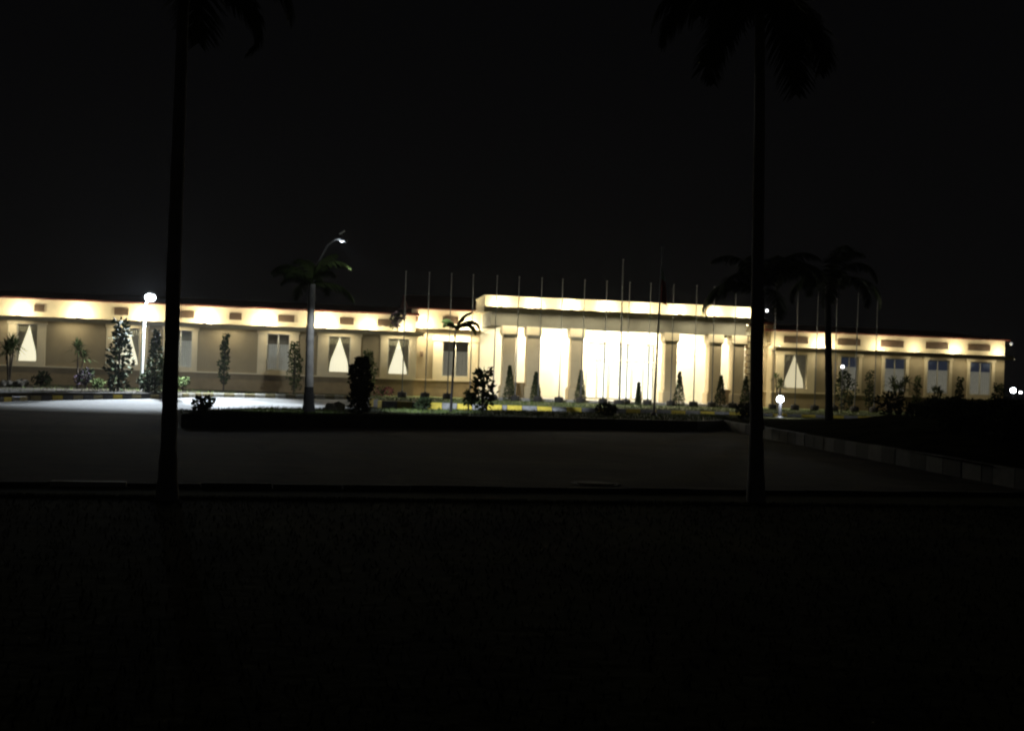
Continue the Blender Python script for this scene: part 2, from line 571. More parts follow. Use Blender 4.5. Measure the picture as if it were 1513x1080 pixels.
def window(u0, u1, v, kind, so=0.5, dim=False, apex=0.5):
    """u0..u1 is the glazed opening; so the width of the surround"""
    w = MB()                                # dark back of the window recess (the room beyond)
    w.face([(u0 - .1, -(v - .75), SILL - .1), (u1 + .1, -(v - .75), SILL - .1), (u1 + .1, -(v - .75), HEAD + .1), (u0 - .1, -(v - .75), HEAD + .1)])
    win = w.build('window', 'dark', B)
    s = MB()
    p = 0.07
    s.bv(u0 - so, u0, v + .003, v + p, SILL - .2, HEAD)
    s.bv(u1, u1 + so, v + .003, v + p, SILL - .2, HEAD)
    s.bv(u0 - so - .06, u1 + so + .06, v + .003, v + p + .04, HEAD, HEAD + .26)
    s.bv(u0, u1, v + .003, v + p + .02, SILL - .2, SILL)
    s.bv(u0 - so - .03, u1 + so + .03, v + .003, v + p + .07, HEAD + .26, HEAD + .31)
    s.build('surround', 'trim', win)
    f = MB()
    fw = .05
    v0, v1 = v - .1, v - .04
    f.bv(u0, u0 + fw, v0, v1, SILL, HEAD); f.bv(u1 - fw, u1, v0, v1, SILL, HEAD)
    f.bv(u0 + fw, u1 - fw, v0, v1, HEAD - fw, HEAD); f.bv(u0 + fw, u1 - fw, v0, v1, SILL, SILL + fw)
    uc = (u0 + u1) / 2
    if kind != 'lit':
        f.bv(uc - .03, uc + .03, v0, v1, SILL + fw, HEAD - fw)
    f.build('frame', 'frame', win)
    gl = MB()
    gl.face([(u0 + fw, -(v - .07), SILL + fw), (u1 - fw, -(v - .07), SILL + fw), (u1 - fw, -(v - .07), HEAD - fw), (u0 + fw, -(v - .07), HEAD - fw)])
    gl.build('pane', 'glass', win)
    zt, zb = HEAD - .02, SILL + .03
    if kind == 'lit':                       # tied-back drapes before a lit sheer curtain
        sh = MB()
        folds(sh, lambda t: u0 + .02, lambda t: u1 - .02, v - .32, zb, zt, 40, .02, 0, 13)
        sh.build('sheer_curtain', 'sheerdim' if dim else 'sheer', win)
        ua = u0 + (u1 - u0) * apex
        wd = (u1 - u0)
        kn = random.uniform(.2, .36)
        edge = lambda t: (0.07 + .06 * (t / kn) ** 1.5 if t < kn else 0.13 + .37 * ((t - kn) / (1 - kn)) ** 0.92) * wd
        for sg in (-1, 1):
            d = MB()
            if sg < 0:
                folds(d, lambda t: u0 + .01, lambda t: min(ua - .005, u0 + edge(t) * 2 * apex), v - .16, zb, zt, 20, .03, 0, 5)
            else:
                folds(d, lambda t: max(ua + .005, u1 - edge(t) * 2 * (1 - apex)), lambda t: u1 - .01, v - .16, zb, zt, 20, .03, 0, 5)
            d.build('drape', 'drape', win)
    elif kind == 'plain':
        d = MB()
        folds(d, lambda t: u0 + .01, lambda t: u1 - .01, v - .15, zb, zb + .72 * (zt - zb), 40, .03, 0, 11)
        d.build('curtain', 'greydrape', win)
    elif kind == 'blind':
        d = MB()
        folds(d, lambda t: u0 + .01, lambda t: u1 - .01, v - .12, zb + .7 * (zt - zb), zt, 8, .004, 0, 3)
        d.build('blind', 'blue', win)
        d = MB()
        folds(d, lambda t: u0 + .01, lambda t: u1 - .01, v - .16, zb, zb + .71 * (zt - zb), 40, .03, 0, 11)
        d.build('curtain', 'greydrape', win)
    return win


def vent(px0, px1, v, z0, z1):
    a, b = fu(px0, v, 470), fu(px1, v, 470)
    m = MB()
    m.bv(a, b, v + .003, v + .03, z0, z1)
    m.bv(a - .04, a, v + .003, v + .06, z0 - .04, z1 + .04)
    m.bv(b, b + .04, v + .003, v + .06, z0 - .04, z1 + .04)
    m.bv(a, b, v + .003, v + .06, z1, z1 + .04)
    m.bv(a, b, v + .003, v + .06, z0 - .04, z0)
    n = 5
    for k in range(n):
        z = z0 + (k + .3) * (z1 - z0) / n
        m.face([(a, -(v + .032), z + .05), (b, -(v + .032), z + .05), (b, -(v + .055), z), (a, -(v + .055), z)])
    return m.build('vent', 'vent', B)


WARM = (1.0, 0.90, 0.64)


def uplight(px, v, zl, energy, off=.58, up=.2):
    u = fu(px, v, 465)
    m = MB()
    m.bv(u - .09, u + .09, v + off - .06, v + off + .06, zl + .002, zl + .05, 0)
    m.bv(u - .07, u + .07, v + off - .045, v + off + .045, zl + .05, zl + .062, 1)
    o = m.build('uplight', ['darkmetal', 'warm'], B)
    light('POINT', 'uplight_lamp', (u, -(v + off), zl + up), energy, WARM, B, .05)


def soffit_lamp(u, v, z, energy, size=R(150), col=WARM):
    m = MB()
    m.lathe([(.07, -.03), (.09, -.03), (.09, -.002)], 12, 0, (u, -v, z))
    m.lathe([(.001, -.034), (.06, -.034)], 12, 1, (u, -v, z))
    m.build('soffit_lamp', ['darkmetal', 'warm'], B)
    light('SPOT', 'added_wash_light', (u, -v, z - .06), energy, col, B, .06, (0, 0, -1), size, .6)


def added_wash_tube(u, v, z, energy, L=1.5, col=WARM):
    """an unseen batten, added under a ledge to wash the front below evenly"""
    m = MB()
    m.bv(u - L / 2, u + L / 2, v - .05, v + .05, z - .04, z - .002, 0)
    m.bv(u - L / 2 + .03, u + L / 2 - .03, v - .03, v + .03, z - .06, z - .04, 1)
    m.build('added_wash_tube', ['darkmetal', 'tube'], B)
    o = light('AREA', 'added_wash_light', (u, -v, z - .075), energy, col, B)
    o.data.shape = 'RECTANGLE'
    o.data.size = L - .1
    o.data.size_y = .05


def wing(u0, u1, wins, vents, ups, softs, v=VW, zl=ZL, zr=ZR, e_up=185, e_so=21, ends=(0, 0)):
    opens = [(fu(a, v), fu(b, v)) for a, b, *_ in wins]
    wall_with_openings(u0, u1, v, -0.3, zl - .12, opens)
    m = MB()                                                     # plinth under the sills
    m.bv(u0, u1, v + .003, v + .05, -0.3, .84)
    m.build('plinth', 'plinth', B)
    m = MB()
    m.bv(u0, u1, v + .003, v + .11, .84, .92)
    m.build('string_course', 'trim', B)
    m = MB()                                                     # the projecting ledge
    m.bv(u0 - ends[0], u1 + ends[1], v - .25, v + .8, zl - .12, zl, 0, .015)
    m.bv(u0 - ends[0] + .003, u1 + ends[1] - .003, v + .735, v + .797, zl - .24, zl - .123)  # front lip added to hide the wash tubes
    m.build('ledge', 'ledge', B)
    m = MB()                                                     # cream parapet above it
    m.bv(u0, u1, v - .25, v, zl, zr)
    m.build('parapet', 'band', B)
    m = MB()
    zt = zr
    ro = [(v + .28, zt), (v + .28, zt + .07), (v - 8.5, zt + .07 + 8.7 * .1), (v - 17, zt + .07), (v - 17, zt)]
    vs = [(u, -vv, z) for u in (u0 - .2, u1 + .2) for vv, z in ro]
    m.mesh(vs, [(0, 5, 6, 1), (1, 6, 7, 2), (2, 7, 8, 3), (3, 8, 9, 4), (0, 4, 9, 5), (0, 1, 2, 3, 4), (9, 8, 7, 6, 5)])
    m.build('roof', 'roof', B)
    m = MB()                                                     # the far walls of the block
    m.bv(u0, u1, v - 16.6, v - 16.4, -.3, zl)
    m.bv(u0, u0 + .2, v - 16.4, v - .25, -.3, zr)
    m.bv(u1 - .2, u1, v - 16.4, v - .25, -.3, zr)
    m.build('rear_wall', 'wall', B)
    for (a, b, kind, so, dim, ap) in wins:
        window(fu(a, v), fu(b, v), v, kind, so, dim, ap)
    for a, b in vents:
        vent(a, b, v, zl + .34, zl + .66)
    for x in ups:
        x, e = x if isinstance(x, tuple) else (x, 1.0)
        uplight(x, v, zl, e_up * e * random.uniform(.72, 1.2))
    for x in softs:
        x, e = x if isinstance(x, tuple) else (x, 1.0)
        added_wash_tube(fu(x, v), v + .6, zl - .12, e_so * e)


wing(uL0, uL1,
     [(-110, -75, 'plain', .45, False, .5), (23, 54, 'lit', .45, False, .55), (168, 205, 'lit', .45, False, .55), (248, 283, 'plain', .3, False, .5), (393, 427, 'plain', .5, False, .5), (484, 517, 'lit', .6, False, .5), (572, 604, 'lit', .42, False, .5)],
     [(51, 64), (170, 189), (267, 286), (340, 356), (412, 434), (503, 522), (559, 586)],
     [-60, 32, 119, (214, .9), 304, 392, 480, (545, .6), (600, .5)],
     [-60, 20, 105, 185, 262, 335, 412, 500, (588, 1.5)], ends=(0, .45))
wing(uR0, uR1,
     [(1158, 1192, 'lit', .5, True, .5), (1242, 1268, 'blind', .22, False, .5), (1307, 1338, 'blind', .2, False, .5), (1370, 1402, 'blind', .2, False, .5), (1433, 1465, 'blind', .2, False, .5)],
     [(1160, 1194), (1239, 1271), (1303, 1335), (1370, 1401), (1432, 1463)],
     [(1148, .35), (1212, 1.1), (1226, .7), (1300, 1.0), (1352, .4), (1412, 1.1), (1476, .7)],
     [1150, 1215, 1290, 1355, 1420, 1475], e_up=100, e_so=16, ends=(.1, .15))

# linking walls beside the porch, and the porch's back wall
ZCL, ZCR = 3.9, 5.05


def link(u0, u1, wins, vents, ups, softs):
    opens = [(fu(a, 0), fu(b, 0)) for a, b, *_ in wins]
    wall_with_openings(u0, u1, 0, -.3, ZCL - .12, opens)
    m = MB(); m.bv(u0, u1, .003, .05, -.3, .84); m.build('plinth', 'plinth', B)
    m = MB(); m.bv(u0, u1, .003, .11, .84, .92); m.build('string_course', 'trim', B)
    m = MB(); m.bv(u0, u1, -.25, .6, ZCL - .12, ZCL, 0, .015); m.bv(u0, u1, .54, .597, ZCL - .22, ZCL - .123); m.build('ledge', 'ledge', B)  # second box: lip added to hide the tubes
    m = MB(); m.bv(u0, u1, -.25, 0, ZCL, ZCR); m.build('parapet', 'band', B)
    for (a, b, kind, so, dim, ap) in wins:
        window(fu(a, 0), fu(b, 0), 0, kind, so, dim, ap)
    for a, b in vents:
        vent(a, b, 0, ZCL + .4, ZCL + .75)
    for x, e in ups:
        uplight(x, 0, ZCL, e, .4)
    for x, e in softs:
        added_wash_tube(fu(x, 0), .48, ZCL - .12, e)


link(fu(606, 0), fu(708, 0), [(653, 692, 'plain', .55, False, .5)], [(600, 617), (655, 677)], [(626, 150), (690, 190)], [(632, 90), (675, 110)])
link(fu(1114, 0), fu(1141, 0), [], [], [], [(1130, 40)])
m = MB()
ro = [(.3, ZCR), (.3, ZCR + .07), (-6, ZCR + 1.25), (-16, ZCR + .07), (-16, ZCR)]
vs = [(u, -vv, z) for u in (fu(600, 0), fu(1143, 0)) for vv, z in ro]
m.mesh(vs, [(0, 5, 6, 1), (1, 6, 7, 2), (2, 7, 8, 3), (3, 8, 9, 4), (0, 4, 9, 5), (0, 1, 2, 3, 4), (9, 8, 7, 6, 5)])
m.build('roof', 'roof', B)
m = MB()
ul = fu(623, 0, 525)
m.bv(ul - .09, ul + .09, .003, .14, 2.25, 2.55, 0, .02)  # dark housing of the unlit wall lamp
m.build('wall_lamp_box', 'vent', B)

# porch
PV = 4.0
pc0, pc1 = fu(714, PV + .5), fu(1113, PV + .5)
pw0, pw1 = fu(708, 0), fu(1114, 0)
m = MB(); m.bv(pc0 + .1, pc1 - .1, 0.06, PV + 1.2, -.3, .05, 0, .02); m.bv(pc0 + .8, pc1 - .8, PV + 1.2, PV + 1.55, -.3, -.03, 0, .02)
m.build('porch_floor', 'concrete', B)
m = MB()
d0, d1 = fu(866, 0), fu(968, 0)                                   # entrance glazing in the back wall
ZD = 3.5
m.bv(pw0, d0, -.25, 0, -.3, 4.9); m.bv(d1, pw1, -.25, 0, -.3, 4.9); m.bv(d0, d1, -.25, 0, ZD, 4.9)
m.build('porch_wall', 'white', B)
dr = MB()
n = 6
for k in range(n + 1):
    u = d0 + (d1 - d0) * k / n
    wd = .05 if k % 2 else .08
    dr.bv(max(d0, u - wd), min(d1, u + wd), -.16, -.06, .05, ZD)
dr.bv(d0 + .08, d1 - .08, -.155, -.065, 2.35, 2.47)
dr.bv(d0 + .08, d1 - .08, -.155, -.065, ZD - .1, ZD)
dr.bv(d0 + .08, d1 - .08, -.155, -.065, .05, .17)
door = dr.build('entrance_door', 'frame', B)
gl = MB()
gl.face([(d0 + .08, .11, .17), (d1 - .08, .11, .17), (d1 - .08, .11, ZD - .1), (d0 + .08, .11, ZD - .1)])
gl.build('pane', 'glass', door)
hd = MB()
uc = (d0 + d1) / 2
for sg in (-1, 1):
    hd.tube([(uc + sg * .14, .02, .9), (uc + sg * .14, .02, 1.5)], .02, 8)
hd.build('handle', 'metal', door)
cu = MB()
folds(cu, lambda t: d0 + .02, lambda t: d1 - .02, -.5, .06, ZD - .02, 90, .04, 0, 26)
cu.build('sheer_curtain', 'lobby', door)

cols = [(742, 762), (778, 797), (842, 862), (980, 1002), (1045, 1068), (1082, 1100)]
for a, b in cols:
    u0, u1 = fu(a, PV), fu(b, PV)
    hw = .36
    c = (u0 + u1) / 2
    m = MB()
    m.bv(c - hw, c + hw, PV - .7, PV, 0.75, 3.5, 0, .03)
    co = m.build('column', 'column', B)
    m = MB()
    m.bv(c - hw - .1, c + hw + .1, PV - .8, PV + .1, .05, .68, 0, .03)
    m.bv(c - hw - .05, c + hw + .05, PV - .75, PV + .05, .68, .75, 0, .01)
    m.build('pedestal', 'column', co)
    m = MB()
    m.bv(c - hw - .04, c + hw + .04, PV - .74, PV + .04, 3.5, 3.6, 0, .01)
    m.bv(c - hw - .1, c + hw + .1, PV - .8, PV + .1, 3.6, 4.08, 0, .02)
    m.build('capital', 'trim', co)
for a, b in ((762, 778), (1068, 1082)):                           # low walls between the outer columns
    m = MB()
    m.bv(fu(a, PV) - .2, fu(b, PV) + .2, PV - .5, PV - .2, .05, .92, 0, .02)
    m.build('low_wall', 'plinth', B)
m = MB()
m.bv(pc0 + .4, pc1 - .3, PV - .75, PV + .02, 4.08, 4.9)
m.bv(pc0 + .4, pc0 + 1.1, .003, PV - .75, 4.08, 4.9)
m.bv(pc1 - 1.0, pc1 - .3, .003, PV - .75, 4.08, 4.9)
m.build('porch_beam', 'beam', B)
m = MB()
m.bv(pc0 - .12, pc1 + .12, -.2, PV + .95, 4.902, 5.08, 0, .02)
m.bv(pc0 - .117, pc1 + .117, PV + .87, PV + .947, 4.79, 4.899)  # lip added to hide the tubes under the canopy
m.build('canopy_ledge', 'ledge', B)
m = MB()
m.bv(pc0, pc1, -.2, PV + .35, 5.08, 5.68)
m.bv(pc0 - .08, pc1 + .08, -.2, PV + .45, 5.68, 5.74)
m.build('canopy_parapet', 'band', B)
# banded pilaster closing the porch on its far side
q = MB()
qa, qb = fu(1104, PV), fu(1115, PV)
for k in range(11):
    z = .05 + k * .37
    q.bv(qa, qb, PV - .45, PV + .02, z, z + .29, 0, .02)
    q.bv(qa + .05, qb - .05, PV - .4, PV - .03, z + .29, z + .37, 1)
q.build('banded_pilaster', ['column', 'vent'], B)

for px in (738, 790, 842, 896, 948, 1000, 1052, 1098):            # uplights along the canopy ledge
    uplight(px, PV + .35, 5.08, 130, .5, .14)
WW = (1.0, 0.90, 0.66)
for px in (722, 770, 821, 868, 915, 965, 1023, 1068, 1102):
    u = fu(px, 1.6)
    m = MB()
    m.lathe([(.13, -.03), (.16, -.03), (.16, -.002)], 14, 0, (u, -1.5, 4.9))
    m.lathe([(.001, -.034), (.12, -.034)], 14, 1, (u, -1.5, 4.9))
    m.build('porch_downlight', ['frame', 'warm'], B)
    light('SPOT', 'porch_light', (u, -1.5, 4.81), 900 if 800 < px < 1030 else 620, WW, B, .1, (0, 0, -1), R(165), .5)

for px in (735, 770, 821, 868, 915, 965, 1023, 1075, 1100):       # unseen tubes added under the canopy edge to brighten the column fronts
    added_wash_tube(fu(px, PV + .7), PV + .66, 4.902, 44, 1.6, WW)

# ---------------------------------------------------------------- vegetation
def leaf(m, p, d, L, w, mi):
    """one leaf: a folded rhombus"""
    d = d.normalized()
    s = d.cross(Vector((random.uniform(-1, 1), random.uniform(-1, 1), random.uniform(-1, 1)))).normalized()
    up = d.cross(s) * (w * .25)
    q = p + d * L * .5
    m.face([p, q + s * w + up, p + d * L, ], mi)
    m.face([p, p + d * L, q - s * w + up], mi)


def rnd3():
    while True:
        v = Vector((random.uniform(-1, 1), random.uniform(-1, 1), random.uniform(-1, 1)))
        if 0.05 < v.length < 1:
            return v


def shrub(name, label, cat, base, h, r, lumps, leafL=.12, leaves=900, mats=('leaf1', 'leaf2'), shape='ball', group=None, stem=True, stemh=.2, dens=1.0):
    t = thing(name, label, cat, base, random.uniform(0, 6.28), group)
    cr = MB()
    st = MB()
    centres = []
    for k in range(lumps):
        f = (k + .5) / lumps
        zz = stemh + (h - stemh) * (f if shape != 'ball' else random.uniform(.25, .85))
        if shape == 'cone':
            rad = r * (1.02 - f) * random.uniform(.85, 1.05) + .03
            off = r * .05
        elif shape == 'column':
            rad = r * (.55 + .6 * math.sin(math.pi * min(1, f + .12))) * random.uniform(.55, 1.1)
            off = r * .35
        else:
            rad = r * random.uniform(.42, .7)
            off = r * .55
        a = random.uniform(0, 6.28)
        centres.append((Vector((math.cos(a) * off * random.random() ** .5, math.sin(a) * off * random.random() ** .5, zz)), rad))
    per = max(4, leaves // lumps)
    for c, rad in centres:
        vz = max(rad * .8, (h - stemh) / lumps * .8) if shape != 'ball' else rad * .8
        mi0 = random.randrange(len(mats))
        for k in range(per):
            d = rnd3()
            rr = d.length ** .5
            d.normalize()
            p = c + Vector((d.x * rad * rr, d.y * rad * rr, d.z * vz * rr))
            if p.z < .02:
                p.z = .02 + random.random() * .1
            if p.z > h:
                continue
            mi = mi0 if random.random() < .7 else random.randrange(len(mats))
            leaf(cr, p, d + rnd3() * .7 + Vector((0, 0, .25)), leafL * random.uniform(.7, 1.3), leafL * random.uniform(.25, .42), mi)
        if stem:
            st.tube([(0, 0, min(c.z * .4, stemh)), (c.x * .5, c.y * .5, c.z * .7), c], [.022 + .01 * h / 2, .015, .006], 5)
    if stem:
        st.tube([(0, 0, -.08), (0, 0, h * .4), (0.01, 0.01, h * .85)], [.03 + .012 * h / 2, .024, .008], 7)
        st.build('stem', 'stem', t)
    cr.build('foliage', list(mats), t)
    return t


def frond(m, base, az, el, L, droop, n=26, lw=.035, ll=.5, mi=0, hang=.55):
    p = Vector(base)
    e = el
    step = L / n
    pts, dirs = [p.copy()], []
    for k in range(n):
        d = Vector((math.cos(az) * math.cos(e), math.sin(az) * math.cos(e), math.sin(e)))
        p = p + d * step
        pts.append(p.copy()); dirs.append(d)
        e -= droop / n * (0.5 + 1.3 * k / n)
        az += random.uniform(-.01, .01)
    m.tube(pts[::2] if len(pts[::2]) > 2 else pts, [max(.006, .022 * (1 - i / len(pts[::2]))) for i in range(len(pts[::2]))], 4, mi, False)
    for k in range(2, n):
        f = k / n
        l = ll * (math.sin(math.pi * min(1, f * .86 + .12)) ** .7) * random.uniform(.85, 1.1)
        d = dirs[k]
        side = d.cross(Vector((0, 0, 1)))
        if side.length < 1e-3:
            side = Vector((1, 0, 0))
        side.normalize()
        for sg in (-1, 1):
            for rep in range(2):
                q = pts[k] + d * step * (rep * .5)
                out = (side * sg * 1.0 + d * .55 + Vector((0, 0, -hang * random.uniform(.4, 1.3)))).normalized()
                tip = q + out * l + Vector((0, 0, -l * hang * .35))
                mid = q + out * l * .5
                w = d * lw * .5
                m.face([q - w, mid - w * 1.1, tip, mid + w * 1.1, q + w], mi)


def palm(label, base, path, rad, crown, group=None, barkz=None, shaft=True, mats=('frond',)):
    """path: trunk axis points relative to the base; crown: list of (azimuth, elevation, length, droop)"""
    t = thing('palm_tree', label, 'palm tree', base, 0, group)
    m = MB()
    P = [Vector(p) for p in path]
    pts, rr = [], []
    N = 28
    for i in range(N + 1):
        f = i / N
        s = f * (len(P) - 1)
        k = min(int(s), len(P) - 2)
        x = P[k].lerp(P[k + 1], s - k)
        pts.append(x)
        flare = 1 + .4 * max(0, 1 - f * 7)
        rr.append((rad[0] + (rad[1] - rad[0]) * f) * flare * (1 + .035 * math.sin(i * 2.4) + random.uniform(-.02, .02)))
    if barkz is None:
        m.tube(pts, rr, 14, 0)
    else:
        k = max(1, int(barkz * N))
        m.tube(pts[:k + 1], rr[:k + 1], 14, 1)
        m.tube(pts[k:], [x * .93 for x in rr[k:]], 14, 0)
    m.build('trunk', ['bark', 'barkdark'], t)
    c = MB()
    top = pts[-1]
    for (az, el, L, dr, *ex) in crown:
        frond(c, top + Vector((0, 0, random.uniform(-.05, .1))), az, el, L, dr, 26, ex[0] if ex else .05, ex[1] if len(ex) > 1 else L * .26)
    c.build('crown', list(mats), t)
    return t


def crown(n, L, el=(0.1, 1.2), dr=(1.4, 2.3), lw=.05, ll=.26, seed=1):
    r = random.Random(seed)
    out = []
    for k in range(n):
        a = 2 * math.pi * k / n + r.uniform(-.2, .2)
        ll_ = L * r.uniform(.85, 1.1)
        out.append((a, r.uniform(*el), ll_, r.uniform(*dr), lw, ll_ * ll))
    return out


# two tall palms on the near lawn
p = gp(247, 738, -0.42)
tp = at(272, -30, p.y)
palm('tall dark palm on the near lawn whose trunk crosses the lit near wing', p,
     [(0, 0, -.05), tuple((at(251, 600, p.y) - p)), tuple((at(257, 400, p.y) - p)), tuple((at(264, 200, p.y) - p)), tuple(tp - p)],
     (.095, .062), [c for c in crown(15, 1.75, (0.2, 1.2), (1.5, 2.6), .05, .3, 3) if math.cos(c[0]) > -.5], 'tall palms on the near lawn', None)
p = gp(1117, 742, -0.42)
tp = at(1123, -8, p.y)
palm('tall dark palm on the near lawn whose trunk crosses the end of the porch', p,
     [(0, 0, -.05), tuple((at(1118, 500, p.y) - p)), tuple((at(1122, 200, p.y) - p)), tuple(tp - p)],
     (.092, .06), crown(16, 1.75, (-.1, 1.1), (1.5, 2.6), .05, .3, 11), 'tall palms on the near lawn', None)
# palms on the island and the verge
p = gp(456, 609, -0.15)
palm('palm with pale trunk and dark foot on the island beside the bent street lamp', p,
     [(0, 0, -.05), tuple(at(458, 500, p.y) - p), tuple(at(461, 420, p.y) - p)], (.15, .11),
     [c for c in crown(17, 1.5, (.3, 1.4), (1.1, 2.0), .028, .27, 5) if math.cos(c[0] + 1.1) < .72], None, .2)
p = gp(1225, 629, -0.15)
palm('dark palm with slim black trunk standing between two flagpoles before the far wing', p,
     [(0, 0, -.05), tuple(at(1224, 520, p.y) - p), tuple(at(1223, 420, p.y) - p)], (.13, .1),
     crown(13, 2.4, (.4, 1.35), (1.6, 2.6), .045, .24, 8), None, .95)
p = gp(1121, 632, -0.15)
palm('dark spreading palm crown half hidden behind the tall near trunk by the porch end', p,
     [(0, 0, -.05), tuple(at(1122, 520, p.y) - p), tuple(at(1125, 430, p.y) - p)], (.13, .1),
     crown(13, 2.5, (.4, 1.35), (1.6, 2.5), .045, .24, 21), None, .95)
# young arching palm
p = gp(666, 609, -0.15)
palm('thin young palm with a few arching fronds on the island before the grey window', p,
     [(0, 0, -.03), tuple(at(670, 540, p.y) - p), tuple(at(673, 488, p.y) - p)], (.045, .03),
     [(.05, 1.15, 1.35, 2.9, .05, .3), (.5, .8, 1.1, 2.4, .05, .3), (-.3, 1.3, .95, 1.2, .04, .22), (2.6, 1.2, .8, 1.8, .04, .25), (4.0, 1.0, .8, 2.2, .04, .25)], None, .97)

# plants stand on the facade's own lines
def vp(px, v, z=-.1, py=585):
    w = ORG + UD * fu(px, v, py) + ND * v
    return Vector((w.x, w.y, z))


# shrubs of the island
shrub('bush', 'dense black oval bush on the island, taller than it is wide', 'bush', gp(530, 611, -.15), 1.72, .34, 12, .13, 1900, ('leaf1', 'leaf1', 'leaf2'), 'column', stemh=.12)
shrub('broadleaf_shrub', 'open round-leaved dark shrub on the island before the porch corner', 'shrub', gp(712, 609, -.15), 1.55, .4, 11, .2, 330, ('leaf1', 'leaf1', 'leaf2'), 'column', stemh=.25)
shrub('low_bush', 'yellow-green low bush at the foot of the round-leaved shrub', 'bush', gp(692, 607, -.15), .75, .28, 5, .12, 260, ('leaf2', 'leaf3'), 'ball')
shrub('low_bush', 'low dark bush lying near the yellow kerb stones past the oval bush', 'bush', gp(627, 607, -.15), .42, .3, 5, .12, 300, ('leaf1',), 'ball', stemh=.05)
shrub('low_bush', 'black two-lobed low bush on the island before the bright entrance', 'bush', gp(897, 615, -.15), .5, .38, 6, .11, 420, ('leaf1',), 'ball', stemh=.05)
shrub('low_bush', 'round black bush at the island tip beside the tall near trunk', 'bush', gp(1097, 622, -.15), .62, .36, 6, .11, 420, ('leaf1',), 'ball', stemh=.05)
shrub('low_bush', 'ragged low tuft at the island end nearest the lit road', 'bush', gp(300, 607, -.15), .35, .3, 5, .14, 220, ('leaf1', 'leaf2'), 'ball', stemh=.03)

# plants along the left wing
def gl_(px, py):
    return vp(px, 11.3 if px in (174, 228, 218) else (8.5 if px < 300 else 4.5), -.12, py)


def dracaena(label, base, h, n, group=None, L=.6, mats=('leaf2', 'leaf3'), heads=3, sp=.25):
    t = thing('spiky_plant', label, 'plant', base, 0, group)
    st = MB(); cr = MB()
    for k in range(heads):
        a = 6.28 * k / heads + random.random()
        tip = Vector((math.cos(a) * sp * random.uniform(.3, 1), math.sin(a) * sp, h * random.uniform(.55, .8)))
        st.tube([(0, 0, -.05), tip * .5, tip], [.05, .04, .025], 6)
        for j in range(n):
            aa = random.uniform(0, 6.28); ee = random.uniform(-.3, 1.4)
            d = Vector((math.cos(aa) * math.cos(ee), math.sin(aa) * math.cos(ee), math.sin(ee)))
            l = L * random.uniform(.6, 1.1)
            s = d.cross(Vector((0, 0, 1))).normalized() * .035
            q = tip + d * l * .55
            e = tip + d * l + Vector((0, 0, -.25 * l))
            mi = random.randrange(len(mats))
            cr.face([tip, q - s, e, q + s], mi)
    st.build('stem', 'stem', t)
    cr.build('foliage', list(mats), t)
    return t


dracaena('forked spiky plant between the first two lit curtain windows', gl_(114, 580), 2.5, 46, None, .75)
dracaena('large spiky plant at the frame edge beside the pale rocks', gl_(12, 583), 2.6, 60, None, .85, heads=4)
shrub('broadleaf_shrub', 'tall dark broad-leaved shrub before the lit curtain window by the bright lamp post', 'shrub', gl_(174, 582), 3.3, .5, 12, .24, 560, ('leaf1', 'leaf1', 'leaf2'), 'column', stemh=.2)
shrub('conifer', 'narrow dark conifer just beside the white lamp post', 'conifer', gl_(228, 583), 2.9, .62, 12, .14, 1500, ('leaf1', 'leaf2'), 'cone', stemh=.1)
shrub('low_bush', 'dark spreading bush at the white lamp post foot', 'bush', gl_(218, 585), .8, .75, 7, .14, 600, ('leaf1', 'leaf2'), 'ball', stemh=.05)
shrub('low_bush', 'purple-grey rounded bush beside the forked spiky plant', 'bush', gl_(126, 583), 1.0, .5, 6, .13, 500, ('leafp', 'leaf1'), 'ball', stemh=.05)
shrub('low_bush', 'low dark flat bush below the first blank wall panel', 'bush', gl_(60, 581), .75, .5, 6, .13, 420, ('leaf1', 'leaf2'), 'ball', stemh=.05)
shrub('low_bush', 'olive-green small bush behind the black kerb stones', 'bush', gl_(146, 584), .6, .32, 5, .12, 300, ('leaf2', 'leaf3'), 'ball', stemh=.05)
shrub('low_bush', 'bush with yellowish leaves just past the tall near trunk', 'bush', gl_(270, 582), .7, .4, 5, .13, 320, ('leaf2', 'leaf3'), 'ball', stemh=.05)
shrub('slim_cypress', 'very slim cypress against the blank wall between window pairs', 'cypress', gl_(330, 578), 3.1, .24, 14, .13, 900, ('leaf2', 'leaf1'), 'column', stemh=.5)
shrub('slim_cypress', 'slim yellow-lit cypress overlapping the mullioned window', 'cypress', gl_(434, 579), 2.8, .42, 12, .13, 900, ('leaf3', 'leaf2'), 'column', stemh=.3)
shrub('slim_cypress', 'leafy green cypress between the last two lit curtain windows', 'cypress', gl_(543, 579), 2.5, .45, 12, .13, 1000, ('leaf2', 'leaf3'), 'column', stemh=.3)
shrub('flowering_shrub', 'low shrub with pink flowers under the curtain window nearest the porch', 'shrub', gl_(566, 580), .55, .6, 7, .1, 420, ('leaf2', 'bloom'), 'ball', stemh=.05)


